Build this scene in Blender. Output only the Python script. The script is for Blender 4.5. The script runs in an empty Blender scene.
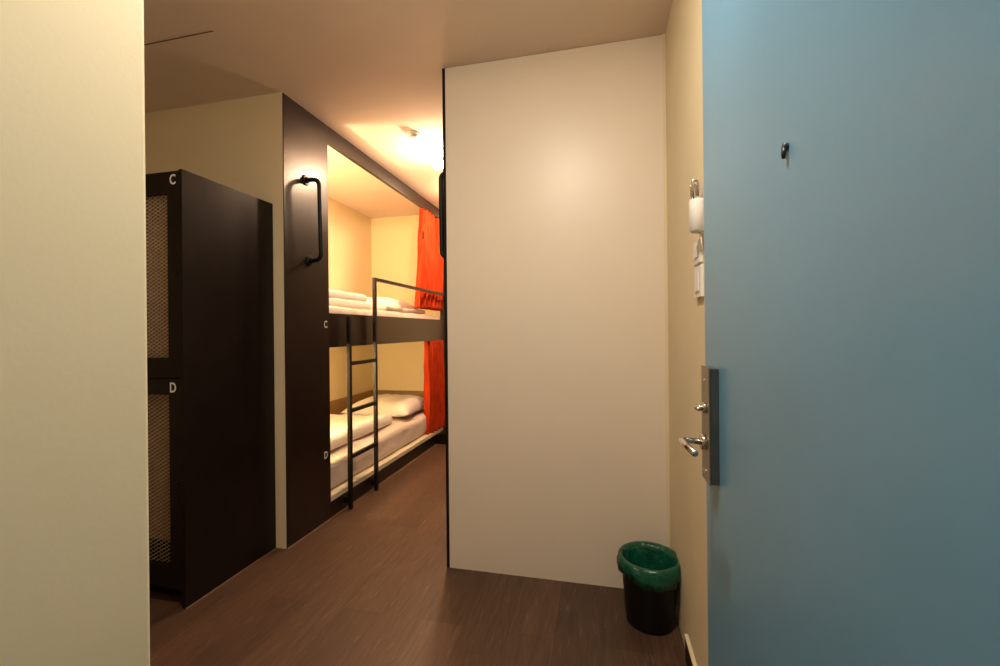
import bpy, bmesh, math, random
from mathutils import Vector, Matrix, noise
random.seed(7)
PI = math.pi
scene = bpy.context.scene
C = bpy.data.collections.new('hostel_room'); scene.collection.children.link(C)

# ------------------------------------------------------------------ key dimensions (metres)
H = 2.491            # ceiling
XB = -1.668          # aisle face of the bunk
YB = 2.021           # start of the bunk / alcove wall
YP = 2.033           # face of the partition
XP = -0.754          # left edge of the partition
XR = 0.296           # right wall
YE = 4.53            # end wall
XBW = -2.568         # wall behind the bunks

# ------------------------------------------------------------------ materials
def mat(name, col, rough=0.6, metal=0.0, bump=0.0, bscale=60, var=0.0, vscale=3.0, spec=0.5, coat=0.0, stretch=None, sheen=0.0, bd=0.002):
    m = bpy.data.materials.new(name); m.use_nodes = True
    nt = m.node_tree; b = nt.nodes['Principled BSDF']
    b.inputs['Base Color'].default_value = (*col, 1)
    b.inputs['Roughness'].default_value = rough
    b.inputs['Metallic'].default_value = metal
    b.inputs['Specular IOR Level'].default_value = spec
    b.inputs['Coat Weight'].default_value = coat
    b.inputs['Sheen Weight'].default_value = sheen
    tc = nt.nodes.new('ShaderNodeTexCoord'); mp = nt.nodes.new('ShaderNodeMapping')
    nt.links.new(tc.outputs['Object'], mp.inputs['Vector'])
    if stretch: mp.inputs['Scale'].default_value = stretch
    if var > 0:
        n = nt.nodes.new('ShaderNodeTexNoise'); n.inputs['Scale'].default_value = vscale; n.inputs['Detail'].default_value = 5
        r = nt.nodes.new('ShaderNodeValToRGB')
        r.color_ramp.elements[0].position = 0.3; r.color_ramp.elements[1].position = 0.7
        r.color_ramp.elements[0].color = (*[c * (1 - var) for c in col], 1)
        r.color_ramp.elements[1].color = (*[min(1, c * (1 + var)) for c in col], 1)
        nt.links.new(mp.outputs[0], n.inputs['Vector']); nt.links.new(n.outputs['Fac'], r.inputs[0])
        nt.links.new(r.outputs[0], b.inputs['Base Color'])
    if bump > 0:
        n2 = nt.nodes.new('ShaderNodeTexNoise'); n2.inputs['Scale'].default_value = bscale; n2.inputs['Detail'].default_value = 3
        bp = nt.nodes.new('ShaderNodeBump'); bp.inputs['Strength'].default_value = bump; bp.inputs['Distance'].default_value = bd
        nt.links.new(mp.outputs[0], n2.inputs['Vector']); nt.links.new(n2.outputs['Fac'], bp.inputs['Height'])
        nt.links.new(bp.outputs[0], b.inputs['Normal'])
    return m

def emit(name, col, s):
    m = bpy.data.materials.new(name); m.use_nodes = True; nt = m.node_tree
    b = nt.nodes['Principled BSDF']
    b.inputs['Base Color'].default_value = (*col, 1)
    b.inputs['Emission Color'].default_value = (*col, 1); b.inputs['Emission Strength'].default_value = s
    return m

def floor_mat():
    m = bpy.data.materials.new('wood_floor'); m.use_nodes = True; nt = m.node_tree; L = nt.links
    b = nt.nodes['Principled BSDF']
    tc = nt.nodes.new('ShaderNodeTexCoord')
    mp = nt.nodes.new('ShaderNodeMapping'); mp.inputs['Rotation'].default_value = (0, 0, PI / 2)
    L.new(tc.outputs['Object'], mp.inputs['Vector'])
    br = nt.nodes.new('ShaderNodeTexBrick')
    br.inputs['Scale'].default_value = 1; br.inputs['Brick Width'].default_value = 1.2; br.inputs['Row Height'].default_value = 0.18
    br.inputs['Mortar Size'].default_value = 0.0012; br.inputs['Mortar Smooth'].default_value = 0.3; br.offset = 0.37
    br.inputs['Color1'].default_value = (0.074, 0.038, 0.022, 1); br.inputs['Color2'].default_value = (0.115, 0.060, 0.034, 1)
    br.inputs['Mortar'].default_value = (0.06, 0.034, 0.023, 1)
    L.new(mp.outputs[0], br.inputs['Vector'])
    m2 = nt.nodes.new('ShaderNodeMapping'); m2.inputs['Scale'].default_value = (15, 1.5, 1)
    L.new(tc.outputs['Object'], m2.inputs['Vector'])
    n = nt.nodes.new('ShaderNodeTexNoise'); n.inputs['Scale'].default_value = 2.2; n.inputs['Detail'].default_value = 8; n.inputs['Distortion'].default_value = 2.2
    L.new(m2.outputs[0], n.inputs['Vector'])
    r = nt.nodes.new('ShaderNodeValToRGB'); r.color_ramp.elements[0].position = 0.3; r.color_ramp.elements[1].position = 0.72
    r.color_ramp.elements[0].color = (0.62, 0.6, 0.58, 1); r.color_ramp.elements[1].color = (1.25, 1.22, 1.2, 1)
    L.new(n.outputs['Fac'], r.inputs[0])
    mx = nt.nodes.new('ShaderNodeMixRGB'); mx.blend_type = 'MULTIPLY'; mx.inputs[0].default_value = 0.8
    L.new(br.outputs['Color'], mx.inputs[1]); L.new(r.outputs[0], mx.inputs[2])
    # sparse pale scuffs along the grain
    m3 = nt.nodes.new('ShaderNodeMapping'); m3.inputs['Scale'].default_value = (34, 6, 1)
    L.new(tc.outputs['Object'], m3.inputs['Vector'])
    n3 = nt.nodes.new('ShaderNodeTexNoise'); n3.inputs['Scale'].default_value = 1.3; n3.inputs['Detail'].default_value = 4
    L.new(m3.outputs[0], n3.inputs['Vector'])
    r3 = nt.nodes.new('ShaderNodeValToRGB'); r3.color_ramp.elements[0].position = 0.62; r3.color_ramp.elements[1].position = 0.76
    r3.color_ramp.elements[0].color = (0, 0, 0, 1); r3.color_ramp.elements[1].color = (0.3, 0.3, 0.3, 1)
    L.new(n3.outputs['Fac'], r3.inputs[0])
    mx2 = nt.nodes.new('ShaderNodeMixRGB'); mx2.inputs[2].default_value = (0.3, 0.23, 0.18, 1)
    L.new(r3.outputs[0], mx2.inputs[0]); L.new(mx.outputs[0], mx2.inputs[1])
    L.new(mx2.outputs[0], b.inputs['Base Color'])
    b.inputs['Roughness'].default_value = 0.5
    bp = nt.nodes.new('ShaderNodeBump'); bp.inputs['Strength'].default_value = 0.35; bp.inputs['Distance'].default_value = 0.001
    L.new(n.outputs['Fac'], bp.inputs['Height']); L.new(bp.outputs[0], b.inputs['Normal'])
    return m

M_FLOOR = floor_mat()
M_CEIL = mat('ceiling_paint', (0.76, 0.62, 0.51), 0.85, bump=0.15, bscale=120, var=0.03)
M_WALL = mat('cream_wall_paint', (0.80, 0.68, 0.455), 0.7, bump=0.08, bscale=140, var=0.03)
M_NICHE = mat('pale_yellow_wall_paint', (0.88, 0.76, 0.48), 0.7, bump=0.2, bscale=140, var=0.02)
M_PANEL = mat('cream_laminate', (0.83, 0.73, 0.60), 0.38, bump=0.04, bscale=30, var=0.015, spec=0.5)
M_BLACK = mat('black_laminate', (0.009, 0.0055, 0.0045), 0.36, bump=0.06, bscale=200, var=0.25, vscale=8, spec=0.22)
M_BOARD = mat('dark_brown_laminate', (0.015, 0.008, 0.0065), 0.32, bump=0.05, bscale=200, var=0.15, vscale=6, spec=0.5)
M_STEEL_B = mat('black_painted_steel', (0.007, 0.006, 0.006), 0.4, spec=0.3, var=0.2, vscale=30)
M_MESH = mat('expanded_metal', (0.62, 0.52, 0.38), 0.45, metal=0.2, var=0.2, vscale=30)
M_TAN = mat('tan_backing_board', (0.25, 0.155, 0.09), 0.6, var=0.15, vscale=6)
M_WOOD = mat('oak_strip', (0.34, 0.20, 0.075), 0.5, var=0.2, vscale=5, stretch=(1, 1, 14))
M_PINE = mat('pale_bed_board', (0.88, 0.78, 0.56), 0.5, var=0.08, vscale=6, stretch=(8, 1, 8))
M_SHEET = mat('cotton_sheet', (0.80, 0.66, 0.56), 0.9, bump=0.7, bd=0.03, bscale=7, var=0.03, sheen=0.2)
M_WHITE = mat('white_cotton', (0.88, 0.81, 0.72), 0.9, bump=0.45, bd=0.015, bscale=11, var=0.03, sheen=0.2)
M_CURT = mat('orange_red_curtain', (0.56, 0.050, 0.008), 0.8, bump=0.3, bscale=300, var=0.25, vscale=9, stretch=(1, 6, 0.6), spec=0.15)
M_LETTER = mat('white_vinyl_letter', (0.85, 0.83, 0.80), 0.5, var=0.03)
M_DOOR = mat('blue_door_paint', (0.145, 0.325, 0.49), 0.33, bump=0.12, bscale=24, var=0.10, vscale=1.6, spec=0.5, stretch=(1, 1, 1.6))
M_BRONZE = mat('brushed_bronze_plate', (0.33, 0.26, 0.19), 0.4, metal=0.75, var=0.1, vscale=30, stretch=(1, 1, 10))
M_CASE = mat('dark_grey_lock_case', (0.085, 0.095, 0.095), 0.45, metal=0.2, var=0.1, vscale=20)
M_CHROME = mat('satin_chrome', (0.75, 0.71, 0.66), 0.2, metal=1.0, var=0.04, vscale=30)
M_PLAST = mat('white_plastic', (0.83, 0.80, 0.76), 0.4, var=0.03)
M_BIN = mat('black_bin_plastic', (0.007, 0.007, 0.007), 0.45, spec=0.3, bump=0.1, bscale=80, var=0.2)
M_LINER = mat('green_bin_liner', (0.006, 0.085, 0.048), 0.25, bump=1.0, bd=0.012, bscale=26, var=0.3, vscale=18)
M_LINER.node_tree.nodes['Principled BSDF'].inputs['Transmission Weight'].default_value = 0.0
M_GAP = mat('dark_joint', (0.10, 0.055, 0.035), 0.9, var=0.1)
M_DARK = mat('dark_hardware', (0.015, 0.03, 0.045), 0.4, var=0.1)
M_BULB = emit('glowing_bulb_glass', (1.0, 0.66, 0.42), 600)
M_HALLW = mat('corridor_wall_paint', (0.5, 0.52, 0.5), 0.7, var=0.03)

# ------------------------------------------------------------------ mesh helpers
def link(name, bm, m, parent=None, smooth=False, loc=None, bevel=0.0, auto=True):
    me = bpy.data.meshes.new(name)
    bmesh.ops.recalc_face_normals(bm, faces=bm.faces)
    bm.to_mesh(me); bm.free()
    o = bpy.data.objects.new(name, me); C.objects.link(o)
    me.materials.append(m)
    if smooth:
        for p in me.polygons: p.use_smooth = True
    if bevel > 0:
        b = o.modifiers.new('bevel', 'BEVEL'); b.width = bevel; b.segments = 2; b.limit_method = 'ANGLE'
    if parent is not None:
        o.parent = parent
        o.matrix_parent_inverse = Matrix.Translation(-parent_world(parent))
    return o

def parent_world(p):
    v = Vector(p.location)
    q = p.parent
    if q is not None:
        return parent_world(q) + v if q.type == 'EMPTY' and p.type == 'EMPTY' else v
    return v

def box(bm, x0, x1, y0, y1, z0, z1):
    vs = [bm.verts.new((x, y, z)) for x in (x0, x1) for y in (y0, y1) for z in (z0, z1)]
    for f in ((0, 1, 3, 2), (4, 6, 7, 5), (0, 4, 5, 1), (2, 3, 7, 6), (0, 2, 6, 4), (1, 5, 7, 3)):
        bm.faces.new([vs[i] for i in f])
    return vs

def boxes(*bs):
    bm = bmesh.new()
    for b in bs: box(bm, *b)
    return bm

def tube(bm, pts, r, seg=12, cap=True):
    pts = [Vector(p) for p in pts]
    rings = []; n = len(pts); prev = None
    for i, p in enumerate(pts):
        t = (pts[min(i + 1, n - 1)] - pts[max(i - 1, 0)]).normalized()
        if prev is None:
            a = Vector((0, 0, 1)) if abs(t.z) < 0.9 else Vector((1, 0, 0))
            u = t.cross(a).normalized()
        else:
            u = (prev - t * prev.dot(t)).normalized()
        prev = u; v = t.cross(u)
        rr = r[i] if isinstance(r, (list, tuple)) else r
        rings.append([bm.verts.new(p + (u * math.cos(2 * PI * k / seg) + v * math.sin(2 * PI * k / seg)) * rr) for k in range(seg)])
    for a, b in zip(rings, rings[1:]):
        for k in range(seg):
            bm.faces.new((a[k], a[(k + 1) % seg], b[(k + 1) % seg], b[k]))
    if cap:
        bm.faces.new(rings[0][::-1]); bm.faces.new(rings[-1])

def arc_path(corners, rad, n=6):
    """polyline with rounded corners"""
    P = [Vector(c) for c in corners]; out = [P[0]]
    for a, b, c in zip(P, P[1:], P[2:]):
        d1 = (a - b).normalized(); d2 = (c - b).normalized()
        s = b + d1 * rad; e = b + d2 * rad
        for k in range(n + 1):
            t = k / n
            out.append(s * (1 - t) ** 2 + b * 2 * t * (1 - t) + e * t * t)
    out.append(P[-1]); return out

def lathe(bm, prof, cx, cy, seg=40, wob=None):
    rings = []
    for j, (r, z) in enumerate(prof):
        ring = []
        for k in range(seg):
            a = 2 * PI * k / seg; dr, dz = wob(j, a) if wob else (0, 0)
            ring.append(bm.verts.new((cx + (r + dr) * math.cos(a), cy + (r + dr) * math.sin(a), z + dz)))
        rings.append(ring)
    for a, b in zip(rings, rings[1:]):
        for k in range(seg):
            bm.faces.new((a[k], a[(k + 1) % seg], b[(k + 1) % seg], b[k]))
    return rings

def empty(name, loc, label, cat, group=None):
    o = bpy.data.objects.new(name, None); C.objects.link(o); o.location = loc
    o.empty_display_size = 0.1
    o['label'] = label; o['category'] = cat
    if group: o['group'] = group
    return o

def tag(o, label, cat, group=None):
    o['label'] = label; o['category'] = cat
    if group: o['group'] = group
    return o

def struct(name, bm, m, parent=None, **k):
    o = link(name, bm, m, parent, **k)
    o['kind'] = 'structure'
    return o

def letter(ch, size, mid, axis, parent, name='letter_sticker'):
    """flat vinyl letter; axis 'x' = stuck on a face looking +X, '-y' = on a face looking -Y"""
    cu = bpy.data.curves.new('t', 'FONT'); cu.body = ch; cu.size = size; cu.extrude = 0.0004; cu.offset = size * 0.018
    cu.align_x = 'CENTER'; cu.align_y = 'CENTER'
    t = bpy.data.objects.new('t', cu); C.objects.link(t)
    dg = bpy.context.evaluated_depsgraph_get()
    me = bpy.data.meshes.new_from_object(t.evaluated_get(dg))
    bpy.data.objects.remove(t); bpy.data.curves.remove(cu)
    R = Matrix.Rotation(PI / 2, 4, 'X')
    S = Matrix.Diagonal((0.8, 1, 1, 1))
    if axis == 'x': R = Matrix.Rotation(PI / 2, 4, 'Z') @ R
    me.transform(Matrix.Translation(mid) @ R @ S)
    o = bpy.data.objects.new(name, me); C.objects.link(o)
    me.materials.clear(); me.materials.append(M_LETTER)
    o.parent = parent; o.matrix_parent_inverse = Matrix.Translation(-parent_world(parent))
    o['label'] = 'white letter %s' % ch
    return o

def soft_slab(bm, x0, x1, y0, y1, z0, z1, amp=0.01, freq=6, rnd=0.03, seed=0, n=26, plump=0.0, front_wave=0.0):
    """rounded, wrinkled cloth block"""
    cx, cy, cz = (x0 + x1) / 2, (y0 + y1) / 2, (z0 + z1) / 2
    hx, hy, hz = (x1 - x0) / 2, (y1 - y0) / 2, (z1 - z0) / 2
    t = bmesh.new(); bmesh.ops.create_cube(t, size=2)
    bmesh.ops.subdivide_edges(t, edges=t.edges, cuts=n, use_grid_fill=True)
    vm = {}
    for v in t.verts:
        c = v.co
        # rounded box
        p = Vector((c.x * hx, c.y * hy, c.z * hz))
        r = min(rnd, hz * 0.98)
        q = Vector((max(-hx + r, min(hx - r, p.x)), max(-hy + r, min(hy - r, p.y)), max(-hz + r, min(hz - r, p.z))))
        d = p - q
        if d.length > 1e-6: p = q + d.normalized() * r
        if plump:
            e = max(0, (1 - c.x * c.x)) ** 0.5 * max(0, (1 - c.y * c.y)) ** 0.5
            p.z *= (1 - plump) + plump * e
        s = Vector((cx, cy, cz)) + p
        nz = noise.noise(s * freq + Vector((seed, 0, 0))) + 0.5 * noise.noise(s * freq * 2.3 + Vector((0, seed, 0)))
        ridg = 1 - abs(noise.noise(Vector((s.x * 5, s.y * 2.4, s.z * 3)) + Vector((seed * 3.1, 0, 0)))) * 2
        k = 1.0 if c.z > -0.98 else 0.0
        s.z += (nz * amp + ridg * amp * 0.6) * k * (0.4 + 0.6 * abs(c.z))
        s.x += nz * amp * 0.8 * k * abs(c.x)
        vm[v] = bm.verts.new(s)
    for f in t.faces: bm.faces.new([vm[v] for v in f.verts])
    t.free()

def pillow(bm, cx, cy, cz, lx, ly, hz, seed=0, n=28):
    top = {}; bot = {}
    for i in range(n + 1):
        for j in range(n + 1):
            u = -1 + 2 * i / n; v = -1 + 2 * j / n
            e = max(0, (1 - u ** 4)) ** 0.55 * max(0, (1 - v ** 4)) ** 0.55
            pin = 1 - 0.07 * (u * u * (1 - v * v) + v * v * (1 - u * u)) + 0.05 * u * u * v * v
            x = cx + u * lx / 2 * pin; y = cy + v * ly / 2 * pin
            nz = noise.noise(Vector((x * 7, y * 7, seed))) * 0.012 * e + (1 - abs(noise.noise(Vector((x * 9, y * 5, seed + 4)))) * 2) * 0.006 * e
            top[i, j] = bm.verts.new((x, y, cz + hz * 0.68 * e + nz))
            if 0 < i < n and 0 < j < n:
                bot[i, j] = bm.verts.new((x, y, cz - hz * 0.32 * e))
            else: bot[i, j] = top[i, j]
    for i in range(n):
        for j in range(n):
            bm.faces.new((top[i, j], top[i + 1, j], top[i + 1, j + 1], top[i, j + 1]))
            q = [bot[i, j], bot[i, j + 1], bot[i + 1, j + 1], bot[i + 1, j]]
            if len(set(q)) == 4:
                try: bm.faces.new(q)
                except ValueError: pass

# ================================================================== THE ROOM
struct('floor', boxes((-3.2, 2.2, -1.6, 4.7, -0.08, 0.0)), M_FLOOR)
struct('ceiling', boxes((-3.2, 2.2, -1.6, 4.7, H, H + 0.08)), M_CEIL)
# right wall of the entry, running into the corner with the partition
struct('wall_right', boxes((XR, XR + 0.15, 0.06, YP + 0.02, 0, H)), M_WALL)
# short wall on the left of the entry; its far end is a free corner
struct('wall_entry', boxes((-3.05, -0.6, 0.06, 0.4655, 0, H)), M_WALL, bevel=0.006)
# alcove wall behind the locker
struct('wall_alcove', boxes((-3.05, XBW - 0.0, YB, YB + 0.1, 0, H), (XBW, XB - 0.006, YB, YB + 0.1, 0, H)), M_WALL)
struct('wall_left', boxes((-3.2, -3.05, 0.06, 2.12, 0, H)), M_WALL)
struct('wall_bunk_back', boxes((XBW - 0.12, XBW, YB + 0.1, 4.6, 0, H)), M_NICHE)
struct('wall_end', boxes((XBW, XR + 0.15, YE, YE + 0.15, 0, H)), M_NICHE)
# partition: full-height panel box that closes the end of the opposite bunk
struct('wall_partition', boxes((XP + 0.015, XR, YP, YP + 0.06, 0, H - 0.002)), M_PANEL)
struct('trim_1', boxes((XP, XP + 0.015, YP - 0.001, 4.50, 0, H - 0.001)), M_BLACK)      # black edge and aisle side of the opposite bunk
# corridor outside the doorway
struct('wall_corridor', boxes((-3.2, 2.2, -1.6, -1.5, 0, H)), M_HALLW)
# end of the aisle: wall with black skirting
struct('wall_aisle_end', boxes((XB + 0.03, XP, 4.50, YE, 0, H)), M_WALL)
struct('baseboard_end', boxes((XB + 0.001, XP, 4.23, 4.50, 0, 0.10)), M_BLACK)
# black skirting with a cream cap on the right wall
bb = struct('baseboard_right', boxes((XR - 0.010, XR, 0.35, 1.64, 0, 0.085)), M_BLACK)
struct('baseboard_cap', boxes((XR - 0.012, XR, 0.35, 1.643, 0.085, 0.092)), M_WALL, bb)
# oak strip round the wall just above the lower mattress
struct('trim_2', boxes((XBW, XBW + 0.016, YB + 0.13, YE, 0.345, 0.505), (XBW + 0.016, XB - 0.03, YE - 0.016, YE, 0.345, 0.505)), M_WOOD)
# seam in the ceiling board left of the aisle
struct('trim_3', boxes((-2.3, -1.622, 1.540, 1.5445, H - 0.0012, H)), M_GAP)
# thin strip drawing in the light reflection along the foot of bunk and locker
struct('reflection_strip', boxes((XB, XB + 0.006, YB, 4.23, 0, 0.003), (-1.737, -1.733, 1.49, YB, 0, 0.003)), M_TAN)
# narrow corner bead between partition and right wall
struct('trim_5', boxes((XR - 0.012, XR, YP - 0.004, YP, 0, H)), M_WALL)

# ================================================================== THE BLUE DOOR (open, flat along the right wall)
DX = 0.232
door = struct('door_1', boxes((DX, DX + 0.042, 0.205, 1.055, 0.008, 2.10)), M_DOOR, bevel=0.002)
lc = link('lock_case', boxes((0.2155, DX, 0.94, 1.002, 0.864, 1.099)), M_CASE, door, bevel=0.0015)
lc['label'] = 'dark grey lock box on the door face'
link('lock_plate', boxes((0.2125, 0.2155, 0.939, 1.003, 0.862, 1.101)), M_BRONZE, lc, bevel=0.001)
bm = bmesh.new(); tube(bm, [(0.2125, 0.962, 1.016), (0.205, 0.962, 1.016)], 0.011, 20)
tube(bm, [(0.205, 0.962, 1.016), (0.196, 0.962, 1.016)], 0.006, 12)
tube(bm, [(0.196, 0.978, 1.017), (0.194, 0.962, 1.016), (0.196, 0.945, 1.015)], [0.004, 0.0055, 0.004], 10)
link('thumb_turn', bm, M_CHROME, lc, smooth=True)
bm = bmesh.new()
for z in (0.882, 1.072):
    tube(bm, [(0.2125, 0.971, z), (0.2110, 0.971, z)], 0.004, 12)
link('plate_screw', bm, M_CHROME, lc)
bm = bmesh.new()
tube(bm, [(0.2125, 0.968, 0.944), (0.203, 0.968, 0.944)], 0.0155, 24)
tube(bm, arc_path([(0.205, 0.968, 0.944), (0.163, 0.968, 0.947), (0.167, 0.845, 0.952)], 0.014), 0.006, 14)
link('lever_handle', bm, M_CHROME, door, smooth=True)
# small dark viewer with a hanging cover
bm = bmesh.new()
tube(bm, [(DX, 0.610, 1.407), (DX - 0.005, 0.610, 1.407)], 0.0055, 20)
tube(bm, [(DX - 0.003, 0.608, 1.406), (DX - 0.005, 0.6075, 1.398), (DX - 0.004, 0.6105, 1.3935)], [0.003, 0.003, 0.002], 8)
dv = link('door_viewer', bm, M_DARK, door, smooth=True); dv['label'] = 'small dark door viewer'
bm = bmesh.new()
for z in (0.25, 1.85):
    tube(bm, [(DX + 0.02, 0.195, z), (DX + 0.02, 0.195, z + 0.1)], 0.009, 12)
link('hinge', bm, M_CHROME, door)

# ================================================================== THE BUNK
bunk = empty('bunk_bed', (XB, YB, 0), 'built-in dark two-tier bunk bed with openings onto the aisle', 'bunk bed')
TH = 0.03
link('end_board', boxes((XB - 0.0058, XB, YB, 2.414, 0, H - 0.004), (XB - TH, XB - 0.0060, YB + 0.1, 2.414, 0, H - 0.004)), M_BOARD, bunk, bevel=0.0015)
link('top_fascia', boxes((XB - TH, XB, 2.414, 4.52, 2.385, H - 0.004)), M_BOARD, bunk)
link('upper_beam', boxes((XB - TH, XB, 2.414, 4.52, 1.082, 1.30)), M_BOARD, bunk)
link('bottom_rail', boxes((XB - TH, XB, 2.414, 4.52, 0, 0.103)), M_BOARD, bunk)
link('far_post', boxes((XB - TH, XB + 0.0, 4.44, 4.52, 0.103, 1.082), (XB - TH, XB, 4.44, 4.52, 1.30, 2.385)), M_BOARD, bunk)
link('lower_bed_board', boxes((XBW + 0.017, XB - TH, 2.20, 4.50, 0.1035, 0.135), (XB - TH, XB - 0.004, 2.4145, 4.435, 0.1035, 0.135)), M_PINE, bunk)
link('upper_bed_board', boxes((XBW + 0.002, XB - TH, 2.20, 4.50, 1.12, 1.16)), M_PINE, bunk)
link('inner_end_panel', boxes((XBW + 0.02, XB - TH, 2.12, 2.20, 0, H - 0.01)), M_NICHE, bunk)

def grab_handle(x, side, y, parent):
    s = side
    bm = bmesh.new()
    tube(bm, arc_path([(x, y, 2.068), (x + s * 0.092, y, 2.068), (x + s * 0.086, y + 0.022, 1.602), (x, y + 0.030, 1.602)], 0.045, 8), 0.0125, 16)
    h = link('grab_handle', bm, M_STEEL_B, parent, smooth=True)
    for z, y in ((2.068, y), (1.602, y + 0.030)):
        bm = bmesh.new()
        tube(bm, [(x, y, z), (x + s * 0.006, y, z), (x + s * 0.010, y, z)], [0.031, 0.031, 0.026], 24)
        tube(bm, [(x + s * 0.008, y, z), (x + s * 0.024, y, z)], 0.0175, 20)
        f = link('flange', bm, M_STEEL_B, h)
    return h
grab_handle(XB, 1, 2.197, bunk)
letter('C', 0.062, Vector((XB + 0.0008, 2.376, 1.226)), 'x', bunk)
letter('D', 0.062, Vector((XB + 0.0008, 2.366, 0.413)), 'x', bunk)

# matching handle on the black side of the partition
hh = empty('grab_handle', (XP, 2.19, 1.6), 'black pipe grab handle standing off the black edge of the cream partition', 'handle')
bm = bmesh.new()
tube(bm, arc_path([(XP, 2.19, 2.03), (XP - 0.072, 2.19, 2.03), (XP - 0.072, 2.196, 1.575), (XP, 2.196, 1.575)], 0.04, 8), 0.0125, 16)
link('bar', bm, M_STEEL_B, hh, smooth=True)
for z in (2.03, 1.575):
    bm = bmesh.new(); tube(bm, [(XP + 0.001, 2.193, z), (XP - 0.010, 2.193, z)], 0.030, 24); tube(bm, [(XP - 0.008, 2.193, z), (XP - 0.022, 2.193, z)], 0.0175, 20)
    link('flange', bm, M_STEEL_B, hh)

# ================================================================== LADDER
LX = XB + 0.04
lad = empty('bunk_ladder', (LX, 2.74, 0), 'black steel ladder with guard rail fixed to the front of the bunk', 'ladder')
YL, YR = 2.570, 2.910
w = 0.0125
link('side_rail', boxes((LX - w, LX + w, YL - w, YL + w, 0, 1.285)), M_STEEL_B, lad, bevel=0.002)
link('side_rail', boxes((LX - w, LX + w, YR - w, YR + w, 0, 1.582)), M_STEEL_B, lad, bevel=0.002)
for z in (0.345, 0.652, 0.968):
    link('rung', boxes((LX - w, LX + w, YL + w, YR - w, z - 0.0125, z + 0.0125)), M_STEEL_B, lad, bevel=0.002)
gr = bmesh.new(); box(gr, LX - w, LX + w, YR + w, 4.45, 1.557, 1.582); box(gr, XB, LX + w, 4.45, 4.475, 1.557, 1.582)
link('guard_rail', gr, M_STEEL_B, lad, bevel=0.002)
for y in (YL, YR):
    for z in (0.04,):
        link('mounting_bracket', boxes((XB, LX - w, y - w, y + w, z, z + 0.04)), M_STEEL_B, lad)

# ================================================================== BEDDING
def cloth(name, bm, m, label, cat, group=None):
    return tag(link(name, bm, m, smooth=True), label, cat, group)

bm = bmesh.new(); soft_slab(bm, XBW + 0.02, XB - 0.050, 2.215, 4.50, 0.136, 0.325, amp=0.016, freq=4.5, rnd=0.045, seed=3, n=44)
cloth('mattress', bm, M_SHEET, 'lower bunk mattress in a wrinkled pale pink fitted sheet', 'mattress')
bm = bmesh.new(); soft_slab(bm, XBW + 0.02, XB - 0.034, 2.215, 4.50, 1.161, 1.350, amp=0.007, freq=5, rnd=0.045, seed=9, n=40)
cloth('mattress', bm, M_SHEET, 'upper bunk mattress in pale fitted sheet above the dark beam', 'mattress')

bm = bmesh.new(); pillow(bm, -2.10, 4.05, 0.396, 0.68, 0.64, 0.17, seed=2)
cloth('pillow', bm, M_WHITE, 'plump white pillow at the far head of the lower bunk', 'pillow')
bm = bmesh.new(); pillow(bm, -2.18, 3.93, 1.412, 0.62, 0.50, 0.15, seed=6)
cloth('pillow', bm, M_WHITE, 'white pillow on the upper bunk beside the curtain', 'pillow')

# lower duvet: folded over, with a rolled front edge
dv2 = bmesh.new(); soft_slab(dv2, -2.50, -1.86, 2.26, 3.55, 0.340, 0.430, amp=0.014, freq=5, rnd=0.05, seed=12, n=36, plump=0.25)
d = cloth('folded_duvet', dv2, M_WHITE, 'white duvet folded along the lower bunk mattress behind the ladder', 'duvet')
r_ = bmesh.new(); soft_slab(r_, -2.02, -1.82, 2.30, 3.60, 0.342, 0.446, amp=0.010, freq=6, rnd=0.055, seed=15, n=28)
link('rolled_edge', r_, M_WHITE, d, smooth=True)

# upper: duvet folded in three layers, towel on top
dz = 1.353
u = bmesh.new()
soft_slab(u, -2.42, -1.80, 2.36, 3.20, dz, dz + 0.065, amp=0.006, freq=6, rnd=0.03, seed=21, n=28)
d = cloth('folded_duvet', u, M_WHITE, 'white duvet folded in thick layers on the upper bunk', 'duvet')
u = bmesh.new(); soft_slab(u, -2.42, -1.82, 2.34, 3.16, dz + 0.062, dz + 0.125, amp=0.006, freq=6, rnd=0.03, seed=22, n=28)
link('upper_fold', u, M_WHITE, d, smooth=True)
u = bmesh.new(); soft_slab(u, -2.30, -1.88, 2.34, 2.72, dz + 0.127, dz + 0.178, amp=0.004, freq=8, rnd=0.022, seed=25, n=20)
cloth('folded_towel', u, M_WHITE, 'folded white towel on top of the upper bunk duvet', 'towel')
u = bmesh.new(); soft_slab(u, -1.93, -1.74, 3.30, 4.15, dz - 0.002, dz + 0.035, amp=0.009, freq=9, rnd=0.02, seed=28, n=24)
cloth('crumpled_sheet', u, M_WHITE, 'crumpled pale top sheet lying along the upper mattress edge', 'sheet')

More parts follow.
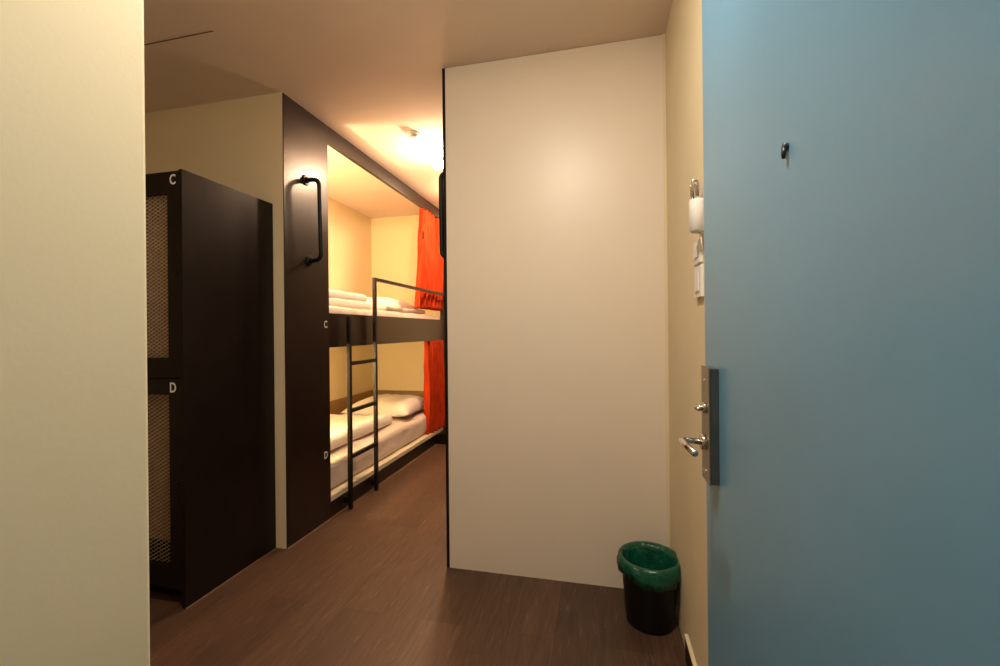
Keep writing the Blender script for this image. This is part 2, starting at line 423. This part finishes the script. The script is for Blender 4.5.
# ================================================================== CURTAINS
def curtain(y0t, y0b, y1, z0, z1, folds, seed, label, x=XB - 0.026):
    bm = bmesh.new(); nu, nv = 120, 40; V = {}
    rs = random.Random(seed); ph = [rs.uniform(0, 6.28) for _ in range(5)]
    for i in range(nu + 1):
        for j in range(nv + 1):
            u = i / nu; v = j / nv
            ya = y0t + (y0b - y0t) * v ** 0.7
            y = ya + (y1 - ya) * u
            a = 0.038 + 0.012 * v
            ww = math.sin(u * folds * 2 * PI + ph[0] + 0.5 * math.sin(v * 3 + ph[1])) + 0.4 * math.sin(u * folds * 3.7 * PI + ph[2] + v * 1.2)
            X = x + a * ww * 0.8 + 0.006 * noise.noise(Vector((u * 8, v * 6, seed)))
            y += 0.010 * math.cos(u * folds * 2 * PI + ph[3]) * v
            z = z1 + (z0 - z1) * v + 0.006 * math.sin(u * folds * 2 * PI + ph[4]) * (v ** 6)
            V[i, j] = bm.verts.new((X, y, z))
    for i in range(nu):
        for j in range(nv):
            bm.faces.new((V[i, j], V[i + 1, j], V[i + 1, j + 1], V[i, j + 1]))
    o = link('curtain', bm, M_CURT, smooth=True)
    s = o.modifiers.new('thick', 'SOLIDIFY'); s.thickness = 0.002
    tag(o, label, 'curtain')
    return o
c1 = curtain(3.93, 3.82, 4.44, 1.405, 2.384, 6, 4, 'orange-red curtain drawn aside at the end of the upper bunk')
t = link('tie_strap', boxes((XB - 0.002, XB + 0.012, 3.895, 3.925, 2.075, 2.15)), M_STEEL_B, c1); t['label'] = 'small black strap'
c2 = curtain(4.05, 4.06, 4.44, 0.140, 1.080, 5, 11, 'orange-red curtain bunched at the end of the lower bunk')
for (cc, z) in ((c1, 2.40), (c2, 1.092)):
    bm = bmesh.new(); tube(bm, [(XB - 0.045, 2.416, z), (XB - 0.045, 4.44, z)], 0.006, 10)
    r = link('curtain_track', bm, M_PLAST, bunk)

# ================================================================== LOCKER
LXR, LY0, LY1, LH = -1.737, 1.490, YB - 0.003, 1.885
LW = 0.42; LXL = LXR - LW
lock = empty('locker', (LXR - LW / 2, LY0, 0), 'tall black two-door locker with wire mesh fronts, against the alcove wall', 'locker')
t = 0.018
link('carcass', boxes((LXR - t, LXR, LY0, LY1, 0.0, LH), (LXL, LXL + t, LY0, LY1, 0.0, LH),
     (LXL + t, LXR - t, LY0 + 0.02, LY1, LH - t, LH), (LXL + t, LXR - t, LY0 + 0.02, LY1, 0.075, 0.075 + t),
     (LXL + t, LXR - t, LY0 + 0.02, LY1, 0.975, 0.975 + t), (LXL + t, LXR - t, LY1 - 0.008, LY1, 0.09, LH - t),
     (LXL + t, LXR - t, LY0 + 0.07, LY0 + 0.085, 0, 0.075)), M_BLACK, lock, bevel=0.001)
link('lining', boxes((LXL + t + 0.002, LXR - t - 0.002, LY0 + 0.075, LY0 + 0.085, 0.24, 0.965), (LXL + t + 0.002, LXR - t - 0.002, LY0 + 0.075, LY0 + 0.085, 1.0, LH - t - 0.005)), M_TAN, lock)

def mesh_panel(x0, x1, y, z0, z1, cw=0.030, chh=0.0165, sw=0.0034):
    bm = bmesh.new()
    nx = int(round((x1 - x0) / (cw / 2))); nz = int((z1 - z0) / chh)
    dx = (x1 - x0) / nx; dzz = (z1 - z0) / nz
    for k in range(nz + 1):
        for i in range(nx):
            for up in (0, 1):
                za = z0 + k * dzz + (dzz / 2 if (i + up) % 2 else 0) - dzz / 2 * up + (dzz / 2 if up else 0) - 0
                # two zig-zags per row make closed diamonds
                a = z0 + k * dzz; s = dzz / 2
                if up == 0: zA, zB = (a, a + s) if i % 2 == 0 else (a + s, a)
                else: zA, zB = (a, a - s) if i % 2 == 0 else (a - s, a)
                if min(zA, zB) < z0 - 1e-6 or max(zA, zB) > z1 + 1e-6: continue
                xa = x0 + i * dx; xb = xa + dx
                ya = y - 0.0012 if up else y + 0.0012
                vs = [bm.verts.new(p) for p in ((xa, ya, zA - sw / 2), (xb, ya, zB - sw / 2), (xb, ya - 0.001, zB + sw / 2), (xa, ya - 0.001, zA + sw / 2))]
                bm.faces.new(vs)
    return bm

def locker_door(z0, z1, mz0, mz1, ch, lx, lz):
    fx0, fx1 = LXL + t + 0.002, LXR - t - 0.001
    mx0, mx1 = LXL + 0.082, -1.817
    y0, y1 = LY0 + 0.001, LY0 + 0.019
    dr = link('locker_door', boxes((fx0, mx0, y0, y1, z0, z1), (mx1, fx1, y0, y1, z0, z1), (mx0, mx1, y0, y1, z0, mz0), (mx0, mx1, y0, y1, mz1, z1)), M_BLACK, lock)
    o = link('wire_mesh', mesh_panel(mx0, mx1, y1 + 0.004, mz0, mz1), M_MESH, dr)
    letter(ch, 0.060, Vector((lx, y0 - 0.0008, lz)), '-y', dr)
    bm = bmesh.new(); tube(bm, [(fx1 - 0.022, y0, (z0 + z1) / 2), (fx1 - 0.022, y0 - 0.006, (z0 + z1) / 2)], 0.011, 20)
    link('lock_barrel', bm, M_STEEL_B, dr)
    return dr
locker_door(0.990, 1.880, 1.075, 1.787, 'C', -1.786, 1.842)
locker_door(0.078, 0.984, 0.174, 0.915, 'D', -1.795, 0.945)

# ================================================================== WASTE BIN
bx, by = 0.188, 1.835
bin_ = empty('waste_bin', (bx, by, 0), 'small black plastic waste bin in the corner by the partition', 'bin')
bm = bmesh.new()
R = lathe(bm, [(0.090, 0.0), (0.093, 0.004), (0.112, 0.245), (0.116, 0.249), (0.116, 0.255), (0.109, 0.255), (0.088, 0.012)], bx, by, 48)
bm.faces.new(R[0][::-1]); bm.faces.new(R[-1])
link('bin_body', bm, M_BIN, bin_, smooth=True)
bm = bmesh.new()
def wob(j, a):
    k = [0.0, 0.6, 0.8, 0.15, 0.12, 0.8, 1.0, 1.0][j]
    n1 = noise.noise(Vector((math.cos(a) * 2.6, math.sin(a) * 2.6, j * 0.7)))
    n2 = noise.noise(Vector((math.cos(a) * 6, math.sin(a) * 6, j * 1.3)))
    dr = (n1 * 0.006 + n2 * 0.006 + noise.noise(Vector((math.cos(a) * 14, math.sin(a) * 14, j * 2.1))) * 0.004) * k
    dz = 0
    if j >= 6: dz = n1 * 0.016 + 0.010 * math.sin(a * 2 + 1.2)
    return (dr if j < 5 else abs(dr)), dz
lathe(bm, [(0.076, 0.03), (0.082, 0.12), (0.100, 0.238), (0.106, 0.262), (0.119, 0.262), (0.123, 0.252), (0.124, 0.226), (0.1225, 0.196)], bx, by, 96, wob)
o = link('bin_liner', bm, M_LINER, bin_, smooth=True); o['label'] = 'shiny green plastic liner folded over the rim'
s = o.modifiers.new('thick', 'SOLIDIFY'); s.thickness = 0.0008

# ================================================================== WALL DEVICES (mostly behind the open door)
HY = 1.330
wd = empty('wall_holder', (XR, HY, 1.5), 'white wall holder with upright metal clips, peeping past the blue door edge', 'holder')
bm = bmesh.new(); tube(bm, [(XR - 0.022, HY, 1.455), (XR - 0.022, HY, 1.460), (XR - 0.022, HY, 1.545), (XR - 0.022, HY, 1.549)], [0.014, 0.020, 0.020, 0.018], 24)
link('holder_cup', bm, M_PLAST, wd, smooth=True)
link('backplate', boxes((XR - 0.004, XR, HY - 0.04, HY + 0.025, 1.45, 1.58)), M_PLAST, wd, bevel=0.001)
for y, dz_ in ((HY + 0.010, 0.0), (HY - 0.012, 0.006)):
    bm = bmesh.new(); tube(bm, arc_path([(XR - 0.030, y, 1.545), (XR - 0.034, y + 0.004, 1.596 + dz_), (XR - 0.019, y + 0.002, 1.596 + dz_), (XR - 0.018, y, 1.545)], 0.006), 0.0045, 8)
    link('clip', bm, M_CHROME, wd, smooth=True)
bm = bmesh.new(); tube(bm, [(XR - 0.016, HY, 1.46), (XR - 0.012, HY - 0.004, 1.44), (XR - 0.010, HY - 0.01, 1.40)], 0.003, 8)
link('cable', bm, M_PLAST, wd, smooth=True)

def switch(y1, z0, z1, label, rocker):
    e = empty('light_switch', (XR, y1 - 0.043, (z0 + z1) / 2), label, 'switch')
    link('switch_plate', boxes((XR - 0.010, XR, y1 - 0.086, y1, z0, z1)), M_PLAST, e, bevel=0.002)
    link('rocker', boxes((XR - 0.014, XR - 0.010, y1 - 0.066, y1 - 0.020, z0 + 0.018, z1 - 0.018)), M_PLAST, e, bevel=0.001)
    return e
switch(1.443, 1.374, 1.444, 'white switch plate directly under the wall holder, upper of two', 0)
switch(1.430, 1.272, 1.366, 'lower white switch plate half hidden behind the blue door', 0)

# ================================================================== CEILING FITTINGS
sd = empty('smoke_detector', (-1.192, 2.654, H), 'small white smoke detector on the ceiling of the aisle', 'smoke detector')
bm = bmesh.new(); R = lathe(bm, [(0.044, H), (0.044, H - 0.008), (0.036, H - 0.012)], -1.192, 2.654, 32); bm.faces.new(R[-1])
link('detector_base', bm, M_PLAST, sd, smooth=False)
bm = bmesh.new(); R = lathe(bm, [(0.034, H - 0.010), (0.034, H - 0.018), (0.026, H - 0.028), (0.008, H - 0.030)], -1.192, 2.654, 32); bm.faces.new(R[-1])
link('detector_head', bm, M_PLAST, sd, smooth=True)

BX, BY = -1.122, 2.93
lb = empty('ceiling_bulb', (BX, BY, H), 'glowing bare round bulb in a ceiling holder over the aisle', 'lamp')
bm = bmesh.new(); R = lathe(bm, [(0.045, H), (0.045, H - 0.008), (0.020, H - 0.014), (0.020, H - 0.074)], BX, BY, 32); bm.faces.new(R[-1])
link('lamp_holder', bm, M_PLAST, lb)
bm = bmesh.new(); bmesh.ops.create_icosphere(bm, subdivisions=3, radius=0.038, matrix=Matrix.Translation((BX, BY, H - 0.108)))
o = link('bulb', bm, M_BULB, lb, smooth=True)

RL = 26
# fill lamp added out of sight behind the partition to brighten bunks and ceiling
SX, SY = -1.17, 3.80
cl = empty('aisle_fill_lamp', (SX, SY, H), 'added unseen round fill lamp deep in the aisle behind the partition', 'lamp')
bm = bmesh.new(); RR = lathe(bm, [(0.11, H), (0.115, H - 0.03), (0.10, H - 0.055), (0.06, H - 0.075), (0.02, H - 0.082)], SX, SY, 40); bm.faces.new(RR[-1])
link('fill_shade', bm, emit('fill_glow', (1.0, 0.70, 0.45), 170), cl, smooth=True)

# entry downlight above the frame
EX, EY = -0.215, 0.66
dl = empty('ceiling_downlight', (EX, EY, H), 'round white downlight on the entry ceiling by the door', 'lamp')
bm = bmesh.new(); R = lathe(bm, [(0.10, H), (0.10, H - 0.022), (0.085, H - 0.024), (0.080, H - 0.012)], EX, EY, 40); bm.faces.new(R[-1])
link('downlight_ring', bm, M_PLAST, dl)
la = bpy.data.lights.new('entry_light', 'AREA'); la.shape = 'DISK'; la.size = 0.15; la.energy = 17; la.color = (1.0, 0.90, 0.75)
lo = bpy.data.objects.new('entry_light', la); C.objects.link(lo); lo.location = (EX, EY, H - 0.026)

la = bpy.data.lights.new('entry_fill_light', 'POINT'); la.shadow_soft_size = 0.06; la.energy = 12; la.color = (1.0, 0.90, 0.75)  # extra fill added below the downlight to lift the ceiling and walls
lo = bpy.data.objects.new('entry_fill_light', la); C.objects.link(lo); lo.location = (EX, EY, H - 0.22)

# unseen lamps added behind the end board to brighten the inside of each bunk
for z, lab in ((1.92, 'unseen lamp added at the near end to brighten the upper bunk'), (0.86, 'unseen lamp added at the near end to brighten the lower bunk')):
    e = empty('bunk_fill_lamp', (-2.15, 2.20, z), lab, 'lamp')
    bm = bmesh.new(); tube(bm, [(-2.15, 2.20, z), (-2.15, 2.215, z)], 0.04, 24); tube(bm, [(-2.15, 2.215, z), (-2.15, 2.25, z)], 0.012, 12)
    link('lamp_base', bm, M_PLAST, e)
    bm = bmesh.new(); tube(bm, [(-2.15, 2.245, z), (-2.15, 2.25, z), (-2.15, 2.29, z)], [0.03, 0.05, 0.06], 24)
    link('lamp_shade', bm, M_PLAST, e)
    la = bpy.data.lights.new('bunk_fill_light', 'POINT'); la.shadow_soft_size = 0.045; la.energy = RL * 1.7 if z > 1.5 else RL; la.color = (1.0, 0.72, 0.42)
    lo = bpy.data.objects.new('bunk_fill_light', la); C.objects.link(lo); lo.location = (-2.15, 2.35, z)

# weak cool fill added in the corridor behind the camera, no fitting
la = bpy.data.lights.new('corridor_fill', 'AREA'); la.shape = 'RECTANGLE'; la.size = 0.6; la.size_y = 0.3; la.energy = 1.6; la.color = (0.8, 0.93, 1.0)
lo = bpy.data.objects.new('corridor_fill', la); C.objects.link(lo); lo.location = (-0.2, -0.8, H - 0.03)

# world
wd_ = bpy.data.worlds.new('world'); scene.world = wd_; wd_.use_nodes = True
wd_.node_tree.nodes['Background'].inputs[0].default_value = (0.75, 0.82, 0.9, 1)
wd_.node_tree.nodes['Background'].inputs[1].default_value = 0.05

# ================================================================== CAMERA
cam = bpy.data.cameras.new('camera'); co = bpy.data.objects.new('camera', cam); C.objects.link(co)
cam.sensor_width = 36; cam.lens = 36 * 0.430621; cam.clip_start = 0.02; cam.shift_y = -0.0026
yaw, pitch, roll = math.radians(13.029), 0.0, math.radians(-0.554)
fw = Vector((-math.sin(yaw), math.cos(yaw), 0)); r0 = Vector((math.cos(yaw), math.sin(yaw), 0)); up = Vector((0, 0, 1))
f2 = fw * math.cos(pitch) + up * math.sin(pitch); u2 = up * math.cos(pitch) - fw * math.sin(pitch)
r3 = r0 * math.cos(roll) + u2 * math.sin(roll); u3 = u2 * math.cos(roll) - r0 * math.sin(roll)
Mx = Matrix((r3, u3, -f2)).transposed().to_4x4(); Mx.translation = Vector((0, 0, 1.18))
co.matrix_world = Mx
scene.camera = co
scene.view_settings.view_transform = 'Standard'
scene.view_settings.look = 'None'
scene.view_settings.exposure = 0.0
